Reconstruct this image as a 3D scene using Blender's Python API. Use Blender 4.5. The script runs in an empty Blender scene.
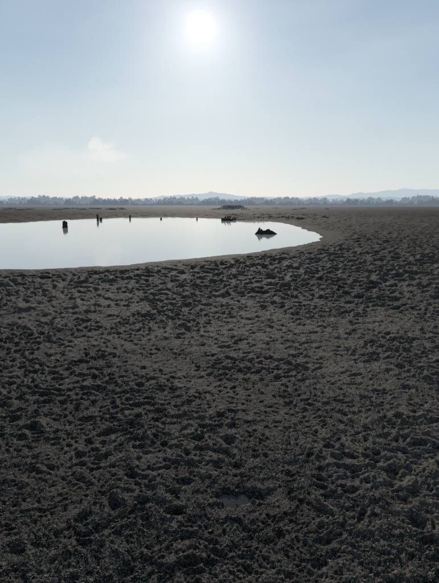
import bpy, math, random
import numpy as np
from mathutils import Vector
random.seed(7); rng=np.random.default_rng(7)
scene=bpy.context.scene
scene.view_settings.view_transform='Standard'; scene.view_settings.look='None'; scene.view_settings.exposure=0
F=432.0; CAMH=1.6; P=math.radians(11.35)
def ray(px,py):
    u=px-219.5; v=291.5-py
    return Vector((u,F*math.cos(P)+v*math.sin(P),v*math.cos(P)-F*math.sin(P)))
def gnd(px,py,z=0.0):
    d=ray(px,py); t=(CAMH-z)/-d.z
    return (d.x*t,d.y*t)
SUN=ray(201,27).normalized()
SEL=math.asin(SUN.z); SAZ=math.atan2(SUN.x,SUN.y)

# ---------------- camera
cam=bpy.data.cameras.new('camera'); co=bpy.data.objects.new('camera',cam); scene.collection.objects.link(co)
cam.sensor_fit='VERTICAL'; cam.angle=2*math.atan(291.5/F); cam.clip_end=30000; cam.clip_start=0.05
co.location=(0,0,CAMH); co.rotation_euler=(math.pi/2-P,0,0); scene.camera=co
# ---------------- sun
sl=bpy.data.lights.new('sun','SUN'); so=bpy.data.objects.new('sun',sl); scene.collection.objects.link(so)
sl.energy=4.3; sl.angle=math.radians(0.6); sl.color=(1,0.92,0.82)
so.rotation_euler=SUN.to_track_quat('Z','Y').to_euler(); so.location=(0,0,50)

# ---------------- node helper
class NT:
    def __init__(s,tree): s.t=tree; s.n=tree.nodes; s.l=tree.links
    def new(s,typ,**k):
        n=s.n.new(typ)
        for a,b in k.items(): setattr(n,a,b)
        return n
    def link(s,a,b): s.l.new(a,b)
    def setin(s,sock,v):
        if isinstance(v,bpy.types.NodeSocket): s.link(v,sock)
        else: sock.default_value=v
    def m(s,op,a,b=None,c=None,clamp=False):
        n=s.n.new('ShaderNodeMath'); n.operation=op; n.use_clamp=clamp
        s.setin(n.inputs[0],a)
        if b is not None: s.setin(n.inputs[1],b)
        if c is not None: s.setin(n.inputs[2],c)
        return n.outputs[0]
    def mix(s,f,a,b,mode='MIX'):
        n=s.n.new('ShaderNodeMix'); n.data_type='RGBA'; n.blend_type=mode
        s.setin(n.inputs[0],f)
        for i,v in ((6,a),(7,b)):
            if isinstance(v,tuple) and len(v)==3: v=v+(1,)
            s.setin(n.inputs[i],v)
        return n.outputs[2]
    def mr(s,v,a,b,c=0.0,d=1.0,smooth=True):
        n=s.n.new('ShaderNodeMapRange')
        if smooth: n.interpolation_type='SMOOTHSTEP'
        s.setin(n.inputs[0],v)
        for i,x in enumerate((a,b,c,d)): n.inputs[i+1].default_value=x
        return n.outputs[0]
    def noise(s,vec,scale,detail=4,rough=0.55,dist=0.0):
        n=s.n.new('ShaderNodeTexNoise'); s.setin(n.inputs['Vector'],vec)
        n.inputs['Scale'].default_value=scale; n.inputs['Detail'].default_value=detail
        n.inputs['Roughness'].default_value=rough; n.inputs['Distortion'].default_value=dist
        return n.outputs[0]

# ---------------- world
w=bpy.data.worlds.new('World'); scene.world=w; w.use_nodes=True
N=NT(w.node_tree); N.n.clear()
out=N.new('ShaderNodeOutputWorld'); bg=N.new('ShaderNodeBackground'); N.link(bg.outputs[0],out.inputs[0])
sky=N.new('ShaderNodeTexSky',sky_type='NISHITA'); sky.sun_disc=False
sky.sun_elevation=SEL; sky.sun_rotation=SAZ; sky.air_density=1.0; sky.dust_density=1.0; sky.ozone_density=1.5
STR=0.1
bg.inputs[1].default_value=STR
tc=N.new('ShaderNodeTexCoord'); d=tc.outputs['Generated']
sep=N.new('ShaderNodeSeparateXYZ'); N.link(d,sep.inputs[0])
dot=N.new('ShaderNodeVectorMath',operation='DOT_PRODUCT'); N.link(d,dot.inputs[0]); dot.inputs[1].default_value=SUN
ang=N.m('MULTIPLY',N.m('ARCCOSINE',N.m('MINIMUM',dot.outputs['Value'],1.0)),57.2958)
el=N.m('MULTIPLY',N.m('ARCSINE',sep.outputs[2]),57.2958)
def C(r,g,b): # srgb 0-255 -> linear / STR
    f=lambda c:(c/255/12.92 if c/255<=0.04045 else ((c/255+0.055)/1.055)**2.4)/STR
    return (f(r),f(g),f(b))
ramp=N.new('ShaderNodeValToRGB'); N.link(N.mr(el,0,45,0,1,False),ramp.inputs[0])
cr=ramp.color_ramp; cr.interpolation='B_SPLINE'
stops=[(0,(212,218,219)),(0.07,(209,218,221)),(0.18,(190,207,216)),(0.34,(160,186,206)),(0.54,(130,161,190)),(1,(88,120,158))]
while len(cr.elements)<len(stops): cr.elements.new(0.5)
for e,(p,c) in zip(cr.elements,stops):
    e.position=p; q=C(*c); e.color=(q[0]*STR,q[1]*STR,q[2]*STR,1)
haze=N.new('ShaderNodeVectorMath',operation='SCALE'); N.link(ramp.outputs[0],haze.inputs[0]); haze.inputs['Scale'].default_value=1/STR
col=N.mix(0.95,sky.outputs[0],haze.outputs[0])
mp=N.new('ShaderNodeMapping'); N.link(d,mp.inputs[0]); mp.inputs['Scale'].default_value=(1,1,3.2)
veil=N.mr(N.noise(mp.outputs[0],2.2,5,0.5),0.38,0.75,0,0.35)
veil=N.m('MULTIPLY',veil,N.mr(el,3,9,0,1)); veil=N.m('MULTIPLY',veil,N.mr(el,36,14,0,1))
col=N.mix(veil,col,C(214,222,227))
def puff(px,py,rx,ry,amt,sc,off):
    global col
    c=ray(px,py).normalized(); az=math.atan2(c.x,c.y); e0=math.degrees(math.asin(c.z))
    a=N.m('MULTIPLY',N.m('ARCTAN2',sep.outputs[0],sep.outputs[1]),57.2958)
    nz=N.noise(d,sc,6,0.6)
    dx=N.m('DIVIDE',N.m('SUBTRACT',a,math.degrees(az)),rx); dy=N.m('DIVIDE',N.m('SUBTRACT',el,e0),ry)
    r=N.m('SQRT',N.m('ADD',N.m('MULTIPLY',dx,dx),N.m('MULTIPLY',dy,dy)))
    r=N.m('ADD',r,N.m('MULTIPLY',N.m('SUBTRACT',nz,0.5),off))
    n_=N.n.new('ShaderNodeMapRange'); n_.interpolation_type='SMOOTHSTEP'; N.link(r,n_.inputs[0])
    n_.inputs[1].default_value=0.35; n_.inputs[2].default_value=1.1; n_.inputs[3].default_value=amt; n_.inputs[4].default_value=0.0
    col=N.mix(n_.outputs[0],col,C(232,233,230))
puff(101,147,1.9,1.2,0.85,34,2.6)
puff(110,155,2.3,0.9,0.75,30,2.6)
puff(92,156,2.0,0.8,0.35,26,2.4)
puff(80,163,7.5,2.0,0.4,12,2.0)
g1=N.m('MULTIPLY',N.m('EXPONENT',N.m('DIVIDE',ang,-16.0)),0.17/STR)
g2=N.m('MULTIPLY',N.m('EXPONENT',N.m('DIVIDE',ang,-3.4)),0.60/STR)
disc=N.m('MULTIPLY',N.mr(ang,1.6,0.3,0,1),1.6/STR)
def addc(c,f,tint):
    v=N.new('ShaderNodeVectorMath',operation='SCALE'); v.inputs[0].default_value=tint; N.link(f,v.inputs['Scale'])
    a=N.new('ShaderNodeVectorMath',operation='ADD'); N.setin(a.inputs[0],c); N.link(v.outputs[0],a.inputs[1]); return a.outputs[0]
col=addc(col,g1,(1,0.93,0.84)); col=addc(col,g2,(1,0.84,0.72)); col=addc(col,disc,(1,0.95,0.85))
N.link(col,bg.inputs[0])

# ---------------- numpy noise
def hsh(ix,iy,seed):
    h=(ix.astype(np.int64)*374761393+iy.astype(np.int64)*668265263+seed*1442695041)&0xFFFFFFFF
    h=((h^(h>>13))*1274126177)&0xFFFFFFFF
    h=((h^(h>>15))*2246822519)&0xFFFFFFFF
    return ((h^(h>>16))&0xFFFFFF)/float(0xFFFFFF)
def pn(x,y,seed=0):
    ix=np.floor(x); iy=np.floor(y); fx=x-ix; fy=y-iy
    u=fx*fx*fx*(fx*(fx*6-15)+10); v=fy*fy*fy*(fy*(fy*6-15)+10)
    def g(ox,oy):
        a=hsh(ix+ox,iy+oy,seed)*2*np.pi
        return np.cos(a)*(fx-ox)+np.sin(a)*(fy-oy)
    a=g(0,0);b=g(1,0);c=g(0,1);dd=g(1,1)
    return ((a+(b-a)*u)*(1-v)+(c+(dd-c)*u)*v)*1.5
def sst(a,b,x):
    t=np.clip((x-a)/(b-a),0,1); return t*t*(3-2*t)
def worley(x,y,seed):
    ix=np.floor(x); iy=np.floor(y); best=np.full(x.shape,9.0); idv=np.zeros(x.shape)
    for ox in (-1,0,1):
        for oy in (-1,0,1):
            cx=ix+ox; cy=iy+oy
            px=cx+hsh(cx,cy,seed); py=cy+hsh(cx,cy,seed+1)
            dd=np.hypot(x-px,y-py); k=dd<best
            best=np.where(k,dd,best); idv=np.where(k,hsh(cx,cy,seed+2),idv)
    return best,idv

# ---------------- pond outline
ip=[(3,269),(60,268),(120,265),(180,260),(230,255),(270,250),(300,245),(317,241),(323,237.5),(319,233.5),(304,229),(292,225),(280,222.5),(262,221),(240,220),(215,218.6),(190,217.6),(160,217),(130,217.3),(100,218.3),(60,220),(3,223)]
pw=[gnd(*q) for q in ip]+[(-27,37),(-33,30),(-30,21),(-20,14.5),(-12,11.6)]
def catmull(p,n):
    o=[]; L=len(p)
    for i in range(L):
        p0,p1,p2,p3=[np.array(p[(i+k)%L]) for k in (-1,0,1,2)]
        for j in range(n):
            t=j/n
            o.append(0.5*((2*p1)+(-p0+p2)*t+(2*p0-5*p1+4*p2-p3)*t*t+(-p0+3*p1-3*p2+p3)*t**3))
    return np.array(o)
poly=catmull(pw,4)
FLARE_PUD=gnd(235,503)
def sdist(x,y):
    best=np.full(x.shape,1e9); ins=np.zeros(x.shape,bool); n=len(poly)
    for i in range(n):
        ax,ay=poly[i]; bx,by=poly[(i+1)%n]; ex,ey=bx-ax,by-ay
        t=np.clip(((x-ax)*ex+(y-ay)*ey)/(ex*ex+ey*ey+1e-12),0,1)
        best=np.minimum(best,np.hypot(x-ax-t*ex,y-ay-t*ey))
        if ay!=by:
            c=((ay>y)!=(by>y))&(x<(bx-ax)*(y-ay)/(by-ay)+ax); ins^=c
    return np.where(ins,-best,best)
def height(x,y,cell):
    sd=np.full(x.shape,50.0); r=np.hypot(x,y)
    k=(r<110); sd[k]=sdist(x[k],y[k])
    sd=sd+pn(x*0.6,y*0.6,31)*0.22+pn(x*2.1,y*2.1,32)*0.12*sst(0,1,r/10)
    base=np.where(sd<0,np.maximum(sd*0.08,-0.35),0.012*np.clip(sd/0.15,0,1)+0.038*sst(0,1.6,sd))
    def w(l): return np.clip(l/(2.2*cell)-0.4,0,1)
    wx=x+pn(x*4.1,y*4.1,11)*0.06+pn(x*11,y*11,16)*0.016; wy=y+pn(x*4.1,y*4.1,12)*0.06+pn(x*11,y*11,17)*0.016
    patch=sst(-0.3,0.3,pn(x*0.7,y*0.7,13)+0.5*pn(x*1.9,y*1.9,14))   # trampled vs. flatter mud
    h=pn(x*0.25,y*0.25,1)*0.05*w(4)+pn(x*0.9,y*0.9,2)*0.022*w(1.1)
    fr=sst(3.2,11,r)                                                 # relief raised with distance so shaded clod faces give dark streaks
    h+=fr*(sst(-.05,.30,pn(x*2.3,y*2.1,18))*0.050*w(.45)+sst(0,.28,pn(wx*4.4,wy*4.2,19))*0.042*w(.24))
    h+=sst(25,50,r)*sst(0,.4,pn(x*0.9,y*0.6,28))*0.08
    cl=pn(wx*7,wy*8,3)
    h+=(sst(0.02,0.26,cl))*(0.011+0.016*sst(2.5,7,r))*w(.15)*(0.5+0.5*patch)
    cl2=pn(wx*16,wy*18,4)
    h+=(sst(0.08,0.28,cl2))*(0.009+0.006*sst(2.5,6,r))*w(.075)*(0.4+0.6*patch)
    f,idv=worley(wx*6.4,wy*7.4,20)
    on=(idv>0.42)*(0.5+0.5*idv)
    pit=(1-sst(0.08,0.30,f))*on; rim=np.exp(-((f-0.36)/0.08)**2)*on
    h+=(-0.026*pit+0.007*rim)*w(.15)*(0.5+0.5*patch)
    f2,id2=worley(wx*15,wy*17,40)
    h+=-0.011*(1-sst(0.1,0.34,f2))*(id2>0.5)*w(.065)
    rr=1-np.abs(pn(wx*30,wy*33,5))*2
    h+=rr*0.0045*w(.036)+pn(x*58,y*63,6)*0.0060*w(.018)+pn(x*115,y*115,7)*0.0042*w(.010)
    # shallow scrape for the water sheet standing in for a lens-flare spot
    pr=np.hypot((x-FLARE_PUD[0])/0.10,(y-FLARE_PUD[1])/0.058)+pn(x*16,y*16,77)*0.6
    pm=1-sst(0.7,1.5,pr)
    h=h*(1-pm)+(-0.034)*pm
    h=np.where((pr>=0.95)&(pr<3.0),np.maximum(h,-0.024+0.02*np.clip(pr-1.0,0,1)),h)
    sh=sst(-0.05,2.0,sd)
    amp=0.05+0.95*sh
    far=(pn(x*0.02,y*0.02,8)*0.35+pn(x*0.006,y*0.006,9)*0.5)*sst(60,300,r)
    far+=0.22*sst(0,8,sd)*sst(45,70,r)*sst(2,-10,x)*sst(120,70,r)
    bk=np.exp(-((y-47-0.12*(x-5))/1.6)**2)*sst(-0.5,1.5,x)*sst(12.5,9.5,x)
    far+=bk*np.maximum(0,0.10+0.30*pn(x*0.9,y*0.5,81))
    z=base+h*amp+far
    return z,h,sd

# ---------------- ground mesh (one sheet, denser near the viewpoint)
th=np.radians(np.concatenate([np.arange(-40,40,0.1),np.arange(40,320,2.0)]))
rs=[0.06,0.2,0.4,0.6,0.75]; r=0.88
while r<4: rs.append(r); r*=1.0032
while r<75: rs.append(r); r*=1.0040
while r<160: rs.append(r); r*=1.006
while r<9000: rs.append(r); r*=1.035
rs=np.array(rs); nr=len(rs); nt=len(th)
R,T=np.meshgrid(rs,th,indexing='ij'); X=(R*np.sin(T)).ravel(); Y=(R*np.cos(T)).ravel()
cell=np.gradient(rs)[:,None]*np.ones(nt)[None]
ta=np.ones(nt)*0.00175; ta[th>math.radians(40)]=0.035
cell=np.maximum(cell,R*ta[None]*0.9).ravel()
Z,Hh,SD=height(X,Y,cell)
idx=np.arange(nr*nt).reshape(nr,nt); nx=np.roll(idx,-1,axis=1)
a=idx[:-1].ravel(); b=nx[:-1].ravel(); c=nx[1:].ravel(); dq=idx[1:].ravel()
faces=np.stack([a,dq,c,b],1)
def mesh_np(name,V,faces,k,smooth=True):
    me=bpy.data.meshes.new(name); me.vertices.add(len(V)); me.vertices.foreach_set('co',V.astype(np.float32).ravel())
    me.loops.add(faces.size); me.loops.foreach_set('vertex_index',faces.astype(np.int32).ravel())
    me.polygons.add(len(faces)); me.polygons.foreach_set('loop_start',np.arange(0,faces.size,k,dtype=np.int32))
    me.polygons.foreach_set('loop_total',np.full(len(faces),k,dtype=np.int32))
    me.polygons.foreach_set('use_smooth',np.full(len(faces),smooth)); me.update(calc_edges=True); me.validate()
    ob=bpy.data.objects.new(name,me); scene.collection.objects.link(ob); return ob
ground=mesh_np('mud_ground',np.stack([X,Y,Z],1),faces,4)
at=ground.data.attributes.new('relief','FLOAT','POINT'); at.data.foreach_set('value',Hh.astype(np.float32))
at=ground.data.attributes.new('shore','FLOAT','POINT'); at.data.foreach_set('value',SD.astype(np.float32))

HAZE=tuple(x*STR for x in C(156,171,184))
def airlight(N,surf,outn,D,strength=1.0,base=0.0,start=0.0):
    """haze painted into the surface as emission, by distance from the world origin"""
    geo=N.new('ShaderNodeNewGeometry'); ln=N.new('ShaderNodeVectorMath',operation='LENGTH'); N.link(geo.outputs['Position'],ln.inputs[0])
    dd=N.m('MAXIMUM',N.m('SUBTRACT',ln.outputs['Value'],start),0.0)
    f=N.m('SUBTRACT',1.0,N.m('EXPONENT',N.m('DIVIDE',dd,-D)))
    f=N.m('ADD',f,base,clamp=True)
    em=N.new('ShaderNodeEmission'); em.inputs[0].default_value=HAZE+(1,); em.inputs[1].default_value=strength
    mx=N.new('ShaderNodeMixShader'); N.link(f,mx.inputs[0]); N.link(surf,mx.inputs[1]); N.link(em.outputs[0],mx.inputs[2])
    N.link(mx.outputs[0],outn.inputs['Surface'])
def newmat(name):
    m=bpy.data.materials.new(name); m.use_nodes=True; n=NT(m.node_tree); n.n.clear()
    try: m.cycles.emission_sampling='NONE'
    except Exception as e: print(e)
    return m,n,n.new('ShaderNodeOutputMaterial'),n.new('ShaderNodeBsdfPrincipled')

m,n,o,bs=newmat('dry_mud')
geo=n.new('ShaderNodeNewGeometry'); pos=geo.outputs['Position']
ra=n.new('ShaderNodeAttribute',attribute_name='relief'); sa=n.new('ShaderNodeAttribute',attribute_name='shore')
n1=n.noise(pos,0.5,3,0.6); n2=n.noise(pos,9,4,0.7,0.3); n3=n.noise(pos,55,3,0.75); n4=n.noise(pos,190,2,0.7)
ln=n.new('ShaderNodeVectorMath',operation='LENGTH'); n.link(pos,ln.inputs[0]); dist=ln.outputs['Value']
nmid=n.noise(pos,2.4,4,0.7)
tone=n.m('ADD',n.mr(ra.outputs['Fac'],-0.022,0.030),n.m('MULTIPLY',n.m('SUBTRACT',n2,0.52),2.8))  # darker in pits, lighter on raised relief, plus noise
tone=n.m('ADD',tone,n.m('MULTIPLY',n.m('SUBTRACT',n1,0.5),0.9))
tone=n.m('ADD',tone,n.m('MULTIPLY',n.m('SUBTRACT',nmid,0.58),n.mr(dist,3,16,0.4,2.6)),clamp=True)  # mottled colour stands in for relief shading, stronger with distance
cA=n.mix(tone,(0.015,0.0105,0.0075),(0.086,0.069,0.053))
cA=n.mix(n.mr(n3,0.47,0.70,0,0.8),cA,(0.135,0.112,0.088))
cA=n.mix(n.mr(n3,0.50,0.34,0,0.92),cA,(0.012,0.0085,0.006))
cA=n.mix(n.mr(n4,0.57,0.70,0,0.8),cA,(0.32,0.285,0.23))
pale=n.mr(n.noise(pos,5.0,5,0.75),0.58,0.72,0,0.55)               # pale dried crust patches
cA=n.mix(n.m('MULTIPLY',pale,n.mr(n3,0.40,0.55)),cA,(0.22,0.195,0.16))
cA=n.mix(n.m('MULTIPLY',n.mr(n.noise(pos,16,3,0.7),0.56,0.7,0,0.45),n.mr(n1,0.4,0.6)),cA,(0.050,0.052,0.030))
wet=n.mr(n.m('ADD',sa.outputs['Fac'],n.m('MULTIPLY',n.m('SUBTRACT',n2,0.5),0.8)),0.45,0.0)
cA=n.mix(n.m('MULTIPLY',wet,0.6),cA,(0.030,0.024,0.019))
farm=n.mr(dist,40,75)
cA=n.mix(n.m('MULTIPLY',farm,0.8),cA,n.mix(n.mr(n.noise(pos,0.09,5,0.65),.35,.65),(0.014,0.011,0.009),(0.042,0.034,0.028)))
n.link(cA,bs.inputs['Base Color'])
n.link(n.m('ADD',0.9,n.m('MULTIPLY',n.m('SUBTRACT',n3,0.5),0.3)),bs.inputs['Roughness'])
n.link(n.mr(dist,4,20,0.15,0.03),bs.inputs['Specular IOR Level'])
bp=n.new('ShaderNodeBump'); bp.inputs['Strength'].default_value=1.0; bp.inputs['Distance'].default_value=0.013
hh=n.m('ADD',n3,n.m('MULTIPLY',n4,0.45)); n.link(hh,bp.inputs['Height'])
bp2=n.new('ShaderNodeBump'); bp2.inputs['Strength'].default_value=0.85; bp2.inputs['Distance'].default_value=0.035
n.link(n2,bp2.inputs['Height']); n.link(bp.outputs[0],bp2.inputs['Normal']); n.link(bp2.outputs[0],bs.inputs['Normal'])
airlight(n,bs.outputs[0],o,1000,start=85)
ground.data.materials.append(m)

# ---------------- pond water
V=[]; Fc=[]
gx=np.arange(-36,12,1.0); gy=np.arange(8,66,1.0)
GX,GY=np.meshgrid(gx,gy,indexing='ij'); s=sdist(GX.ravel(),GY.ravel()).reshape(GX.shape)
vid={}
for i in range(len(gx)-1):
    for j in range(len(gy)-1):
        if s[i:i+2,j:j+2].min()<1.2:
            q=[]
            for (p,k) in ((i,j),(i+1,j),(i+1,j+1),(i,j+1)):
                if (p,k) not in vid: vid[(p,k)]=len(V); V.append((gx[p],gy[k],0.0))
                q.append(vid[(p,k)])
            Fc.append(q)
pond=mesh_np('pond_water',np.array(V),np.array(Fc),4)
m,n,o,bs=newmat('pond_water')
geo=n.new('ShaderNodeNewGeometry'); pos=geo.outputs['Position']
bs.inputs['Base Color'].default_value=(0.42,0.45,0.44,1); bs.inputs['Roughness'].default_value=0.06; bs.inputs['IOR'].default_value=2.0
mp=n.new('ShaderNodeMapping'); n.link(pos,mp.inputs[0]); mp.inputs['Scale'].default_value=(1,1.6,1)
bp=n.new('ShaderNodeBump'); bp.inputs['Strength'].default_value=0.12; bp.inputs['Distance'].default_value=0.006
n.link(n.noise(mp.outputs[0],3.0,4,0.55),bp.inputs['Height']); n.link(bp.outputs[0],bs.inputs['Normal'])
n.link(bs.outputs[0],o.inputs[0]); pond.data.materials.append(m)
# puddle: flat sheet added for a pale spot in line with lens flare; its outline is where the mud rises through it
pzc=height(np.array([FLARE_PUD[0]]),np.array([FLARE_PUD[1]]),np.array([0.006]))[0][0]
V=[(FLARE_PUD[0],FLARE_PUD[1],pzc+0.005)]+[(FLARE_PUD[0]+0.14*math.cos(k*math.pi/16),FLARE_PUD[1]+0.08*math.sin(k*math.pi/16),pzc+0.005) for k in range(32)]
me=bpy.data.meshes.new('flare_puddle'); me.from_pydata(V,[],[(0,1+k,1+(k+1)%32) for k in range(32)]); ob=bpy.data.objects.new('flare_puddle',me); scene.collection.objects.link(ob)
m2,n,o,bs=newmat('flare_puddle_water'); bs.inputs['Base Color'].default_value=(0.018,0.016,0.013,1); bs.inputs['Roughness'].default_value=0.12; bs.inputs['IOR'].default_value=1.33
geo=n.new('ShaderNodeNewGeometry'); bp=n.new('ShaderNodeBump'); bp.inputs['Strength'].default_value=0.2; bp.inputs['Distance'].default_value=0.003
n.link(n.noise(geo.outputs['Position'],30,3),bp.inputs['Height']); n.link(bp.outputs[0],bs.inputs['Normal'])
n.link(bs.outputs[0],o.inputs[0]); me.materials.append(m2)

# ---------------- wood
m,n,o,bs=newmat('weathered_wood'); woodm=m
tcn=n.new('ShaderNodeTexCoord'); mp=n.new('ShaderNodeMapping'); n.link(tcn.outputs['Object'],mp.inputs[0]); mp.inputs['Scale'].default_value=(3,3,1)
q=n.noise(mp.outputs[0],9,6,0.7)
n.link(n.mix(q,(0.018,0.014,0.011),(0.065,0.05,0.038)),bs.inputs['Base Color']); bs.inputs['Roughness'].default_value=0.9
bs.inputs['Specular IOR Level'].default_value=0.1
bp=n.new('ShaderNodeBump'); bp.inputs['Distance'].default_value=0.03; n.link(q,bp.inputs['Height']); n.link(bp.outputs[0],bs.inputs['Normal'])
airlight(n,bs.outputs[0],o,1100,start=40)

def tube(V,Fc,pts,rad,seg=9,rough=0.15,jag=0.0):
    pts=[Vector(p) for p in pts]; base=len(V); k=len(pts)
    for i,p in enumerate(pts):
        t=(pts[min(i+1,k-1)]-pts[max(i-1,0)]).normalized()
        a=t.orthogonal().normalized() if abs(t.z)<0.9 else Vector((1,0,0)); a=(a-t*a.dot(t)).normalized(); b=t.cross(a)
        for j in range(seg):
            an=2*math.pi*j/seg; r=rad[i]*(1+random.uniform(-rough,rough))
            v=p+a*math.cos(an)*r+b*math.sin(an)*r
            if i==k-1: v+=t*random.uniform(-jag,jag)
            V.append(v)
    for i in range(k-1):
        for j in range(seg):
            j2=(j+1)%seg
            Fc.append((base+i*seg+j,base+i*seg+j2,base+(i+1)*seg+j2,base+(i+1)*seg+j))
    Fc.append(tuple(base+(k-1)*seg+j for j in range(seg))); Fc.append(tuple(base+j for j in reversed(range(seg))))
def pyobj(name,V,Fc,mat,loc=(0,0,0),rz=0.0):
    me=bpy.data.meshes.new(name); me.from_pydata([tuple(v) for v in V],[],Fc); me.update()
    ob=bpy.data.objects.new(name,me); scene.collection.objects.link(ob); me.materials.append(mat)
    ob.location=loc; ob.rotation_euler[2]=rz; return ob
def stump(px,py,h,rr,lean=0.1,z=-0.05):
    V=[];Fc=[]; lx=random.uniform(-lean,lean)
    zs=[-0.25,0.0,0.12,0.3,0.55,0.8,1.0]; fl=[1.5,1.25,1.05,0.98,0.95,0.92,0.85]
    tube(V,Fc,[(lx*q*h,0,q*h) for q in zs],[rr*f for f in fl],12,0.13,h*0.10)
    for k in range(5):
        an=k*1.257+random.random()*0.6; cx,cy=math.cos(an),math.sin(an)
        tube(V,Fc,[(cx*rr*.6,cy*rr*.6,h*.2),(cx*rr*1.1,cy*rr*1.1,h*.06),(cx*rr*1.7,cy*rr*1.7,-.06)],[rr*.35,rr*.25,rr*.12],6,0.2)
    tube(V,Fc,[(lx*h,0,h*.9),(lx*h+rr*.3,0,h*1.08),(lx*h+rr*.35,0,h*1.14)],[rr*.5,rr*.3,rr*.1],6,0.2)
    x,y=gnd(px,py); return pyobj('tree_stump',V,Fc,woodm,(x,y,z),random.random()*6)
stump(65,227.5,0.48,0.18); stump(98,220.5,0.62,0.11); stump(101,220.2,0.30,0.14)
stump(130,218.6,0.44,0.10); stump(161,219.3,0.22,0.10); stump(197,219.6,0.24,0.08)
# driftwood in the pond
V=[];Fc=[]
tube(V,Fc,[(-.58,0,-.02),(-.45,0,.05),(-.25,.02,.08),(0,.03,.09),(.2,.02,.10),(.36,0,.09),(.52,-.02,.05),(.66,-.03,.0)],[.04,.09,.12,.13,.13,.11,.07,.03],12,.25,.02)
tube(V,Fc,[(-.40,0,.05),(-.36,.02,.20),(-.31,0,.31),(-.30,0,.38)],[.09,.07,.05,.025],8,.2,.02)
tube(V,Fc,[(-.12,0,.14),(-.20,-.04,.24),(-.28,-.06,.28)],[.08,.06,.02],8,.2)
tube(V,Fc,[(.02,0,.16),(.18,.03,.25),(.28,.03,.24)],[.07,.06,.03],8,.2)
tube(V,Fc,[(.05,0,.1),(.15,-.2,.04),(.28,-.34,-.03)],[.06,.05,.03],8,.2)
tube(V,Fc,[(-.1,0,.1),(-.3,.2,.04),(-.42,.3,-.03)],[.06,.05,.03],8,.2)
x,y=gnd(265,234); pyobj('driftwood_log',V,Fc,woodm,(x,y,-0.02),0.05)
def lowlog(px,py,L,rz,z=0.05,r0=0.10):
    V=[];Fc=[]; n=9
    tube(V,Fc,[(-L/2+L*i/8,math.sin(i*.9)*.05*L,0.03+random.uniform(-.03,.04)) for i in range(n)],[r0*(1.1-0.07*i)*random.uniform(.85,1.15) for i in range(n)],9,.2,.05)
    for k in range(3):
        bx=random.uniform(-.45,.2)*L; s=random.choice((-1,1))
        tube(V,Fc,[(bx,0,.05),(bx+.1,.05*s,.05+r0*1.6),(bx+.22,.1*s,.05+r0*2.4)],[r0*.5,r0*.35,r0*.12],6,.2)
    x,y=gnd(px,py); pyobj('driftwood_log',V,Fc,woodm,(x,y,z),rz)
lowlog(229,220.6,1.5,.1,r0=.16); lowlog(262,219.9,2.2,-.1,r0=.12); lowlog(292,219.6,1.8,.15,r0=.12); lowlog(325,218.4,1.0,.3,r0=.12)

# ---------------- vegetation masses
def leafmat(name,c1,c2,D,sc=0.3,start=0.0):
    m,n,o,bs=newmat(name); geo=n.new('ShaderNodeNewGeometry')
    n.link(n.mix(n.noise(geo.outputs['Position'],sc,3),c1,c2),bs.inputs['Base Color']); bs.inputs['Roughness'].default_value=1
    bs.inputs['Specular IOR Level'].default_value=0.05
    airlight(n,bs.outputs[0],o,D,start=start); return m
def leafcloud(cx,cy,z0,h,rw,shape,nl,ls):
    t=rng.random(nl)**0.8
    if shape=='cone': rad=rw*(1-t)**0.85*(0.75+0.5*rng.random(nl)); zz=z0+h*(0.06+0.94*t)
    else: rad=rw*np.sqrt(np.clip(1-(2*t-1)**2,0,1))*rng.random(nl)**0.4; zz=z0+h*(0.02+0.95*t)
    an=rng.random(nl)*2*np.pi; c=np.stack([cx+rad*np.cos(an),cy+rad*np.sin(an),zz],1)
    tri=c[:,None,:]+rng.normal(size=(nl,3,3))*ls*np.array([1,1,0.7])
    return tri.reshape(-1,3)
def treeline(name,dist,az0,az1,count,hmin,hmax,mat,density,ls,conifer=0.6,under=True):
    P_=[]
    for i in range(count):
        az=math.radians(random.uniform(az0,az1))
        g=pn(np.array([math.degrees(az)*0.35+dist]),np.array([0.3]),55)[0]+0.5*pn(np.array([math.degrees(az)*1.3+dist]),np.array([0.9]),56)[0]
        rr=dist*random.uniform(0.97,1.06); cx,cy=rr*math.sin(az),rr*math.cos(az)
        if random.random()>density+g:
            if under:
                h=hmin*random.uniform(.45,.8); P_.append(leafcloud(cx,cy,-1.5,h,h*1.1,'round',70,h*0.12))
            continue
        h=(hmin+(hmax-hmin)*np.clip(0.45+g*0.9,0,1))*random.uniform(0.75,1.2)
        if random.random()<conifer: tri=leafcloud(cx,cy,-1.5,h,h*0.22,'cone',60,h*ls)
        else: tri=leafcloud(cx,cy,-1.5,h*0.8,h*0.42,'round',80,h*ls*1.1)
        tw=h*0.02; P_.append(np.array([[cx-tw,cy,-1],[cx+tw,cy,-1],[cx,cy,h*0.8]])); P_.append(tri)
    Vv=np.concatenate(P_); ob=mesh_np(name,Vv,np.arange(len(Vv)).reshape(-1,3),3,False)
    ob.data.materials.append(mat); return ob
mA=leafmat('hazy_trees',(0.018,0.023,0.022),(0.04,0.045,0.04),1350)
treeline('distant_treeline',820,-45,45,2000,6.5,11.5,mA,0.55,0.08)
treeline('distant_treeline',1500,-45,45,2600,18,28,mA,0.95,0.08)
mS=leafmat('shrubs',(0.016,0.013,0.010),(0.04,0.032,0.023),900,3,40)
P_=[]
for k in range(46):
    px=random.gauss(231,5) if k<18 else (random.uniform(205,330) if k<28 else random.uniform(-20,150))
    dist=random.uniform(135,190); dd=ray(px,206); az=math.atan2(dd.x,dd.y)
    h=random.uniform(.3,.6)+(1.0 if 220<px<242 else 0)
    P_.append(leafcloud(dist*math.sin(az),dist*math.cos(az),-0.1,h,h*(1.6 if h>.8 else 3.5),'round',220,0.12))
Vv=np.concatenate(P_); ob=mesh_np('distant_shrubs',Vv,np.arange(len(Vv)).reshape(-1,3),3,False); ob.data.materials.append(mS)
P_=[]
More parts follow.
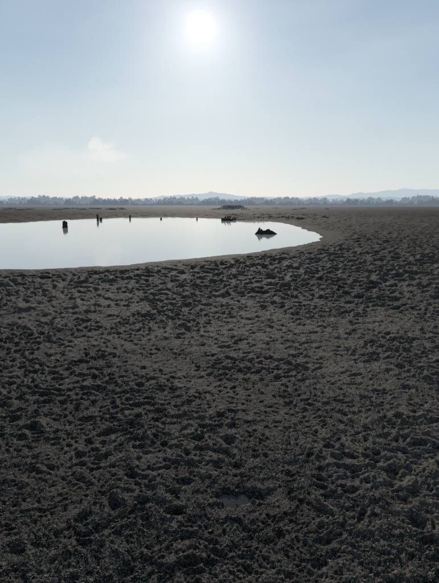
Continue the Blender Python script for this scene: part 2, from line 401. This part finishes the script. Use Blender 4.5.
for k in range(150):
    px=random.uniform(224,316); py=random.choice([random.gauss(218.6,.5),random.gauss(215.5,.6)])
    x,y=gnd(px,py); h=random.uniform(.08,.24)
    P_.append(leafcloud(x,y,0.05,h,h*2.0,'round',40,0.035))
Vv=np.concatenate(P_); ob=mesh_np('shore_weeds',Vv,np.arange(len(Vv)).reshape(-1,3),3,False); ob.data.materials.append(mS)

# ---------------- hills
def hills(name,dist,prof,base,amp):
    global HAZE
    az=np.radians(np.linspace(-60,60,420)); hz=np.interp(np.degrees(az),[p[0] for p in prof],[p[1] for p in prof])
    hz=np.maximum(hz+pn(np.degrees(az)*0.6,az*0+dist,61)*amp+pn(np.degrees(az)*2.3,az*0+dist,62)*amp*.35,0.01)
    V=[]
    for row,(dr,hf) in enumerate([(0,-0.02),(0.06,0.45),(0.12,0.8),(0.18,1.0),(0.3,0.6)]):
        rr=dist*(1+dr); hh=dist*np.tan(np.radians(hz))*hf*(1+0.06*pn(np.degrees(az)*1.5,az*0+row*3.3,63))-5*(row==0)
        V.append(np.stack([rr*np.sin(az),rr*np.cos(az),hh],1))
    V=np.concatenate(V); n_=420; fs=[]
    for r_ in range(4):
        i=np.arange(n_-1)+r_*n_; fs.append(np.stack([i,i+1,i+1+n_,i+n_],1))
    ob=mesh_np(name,V,np.concatenate(fs),4)
    m,n,o,bs=newmat(name); bs.inputs['Base Color'].default_value=(0.06,0.075,0.06,1); bs.inputs['Roughness'].default_value=1
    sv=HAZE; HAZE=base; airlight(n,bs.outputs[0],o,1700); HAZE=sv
    ob.data.materials.append(m)
sc=lambda *c: tuple(x*STR for x in C(*c))
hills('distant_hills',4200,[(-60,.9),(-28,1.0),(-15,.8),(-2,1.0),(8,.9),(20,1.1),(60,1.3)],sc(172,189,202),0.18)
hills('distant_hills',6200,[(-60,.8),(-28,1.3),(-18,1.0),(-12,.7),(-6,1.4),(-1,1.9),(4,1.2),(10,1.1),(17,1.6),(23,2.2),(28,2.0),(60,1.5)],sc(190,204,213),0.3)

# ---------------- dry weeds / crumbs on the mud (one mesh)
nb=150000
rr=1.1*np.exp(rng.random(nb)**0.9*math.log(18/1.1)); aa=np.radians(rng.uniform(-38,38,nb))
bx=rr*np.sin(aa); by=rr*np.cos(aa)
keep=(pn(bx*1.6,by*1.6,71)+0.9*pn(bx*8,by*8,72)+rng.normal(size=nb)*.1)>-0.05; bx=bx[keep];by=by[keep];rr=rr[keep]
bz,_,bsd=height(bx,by,rr*0.0040); k=(bsd>0.4)&(np.hypot((bx-FLARE_PUD[0])/.15,(by-FLARE_PUD[1])/.09)>1); bx=bx[k];by=by[k];bz=bz[k];rr=rr[k]; nb=len(bx)
an=rng.random(nb)*6.283; L=rng.uniform(0.004,0.018,nb)*(1+0.05*rr); wd=rng.uniform(0.0012,0.0045,nb)*(1+0.08*rr); up=rng.uniform(0.0,0.7,nb)
dx,dy=np.cos(an),np.sin(an)
p0=np.stack([bx-dy*wd,by+dx*wd,bz-0.002],1); p1=np.stack([bx+dy*wd,by-dx*wd,bz-0.002],1)
p2=np.stack([bx+dx*L+dy*wd*.3,by+dy*L,bz+0.004+up*L],1)
Vv=np.stack([p0,p1,p2],1).reshape(-1,3)
ob=mesh_np('dried_weeds',Vv,np.arange(len(Vv)).reshape(-1,3),3,False)
m,n,o,bs=newmat('dried_weeds'); geo=n.new('ShaderNodeNewGeometry')
n.link(n.mix(n.mr(n.noise(geo.outputs['Position'],60,2),0.35,0.65),(0.022,0.018,0.012),(0.19,0.165,0.115)),bs.inputs['Base Color']); bs.inputs['Roughness'].default_value=0.85
n.link(bs.outputs[0],o.inputs[0]); ob.data.materials.append(m)
print('verts',len(X),'weeds',nb)
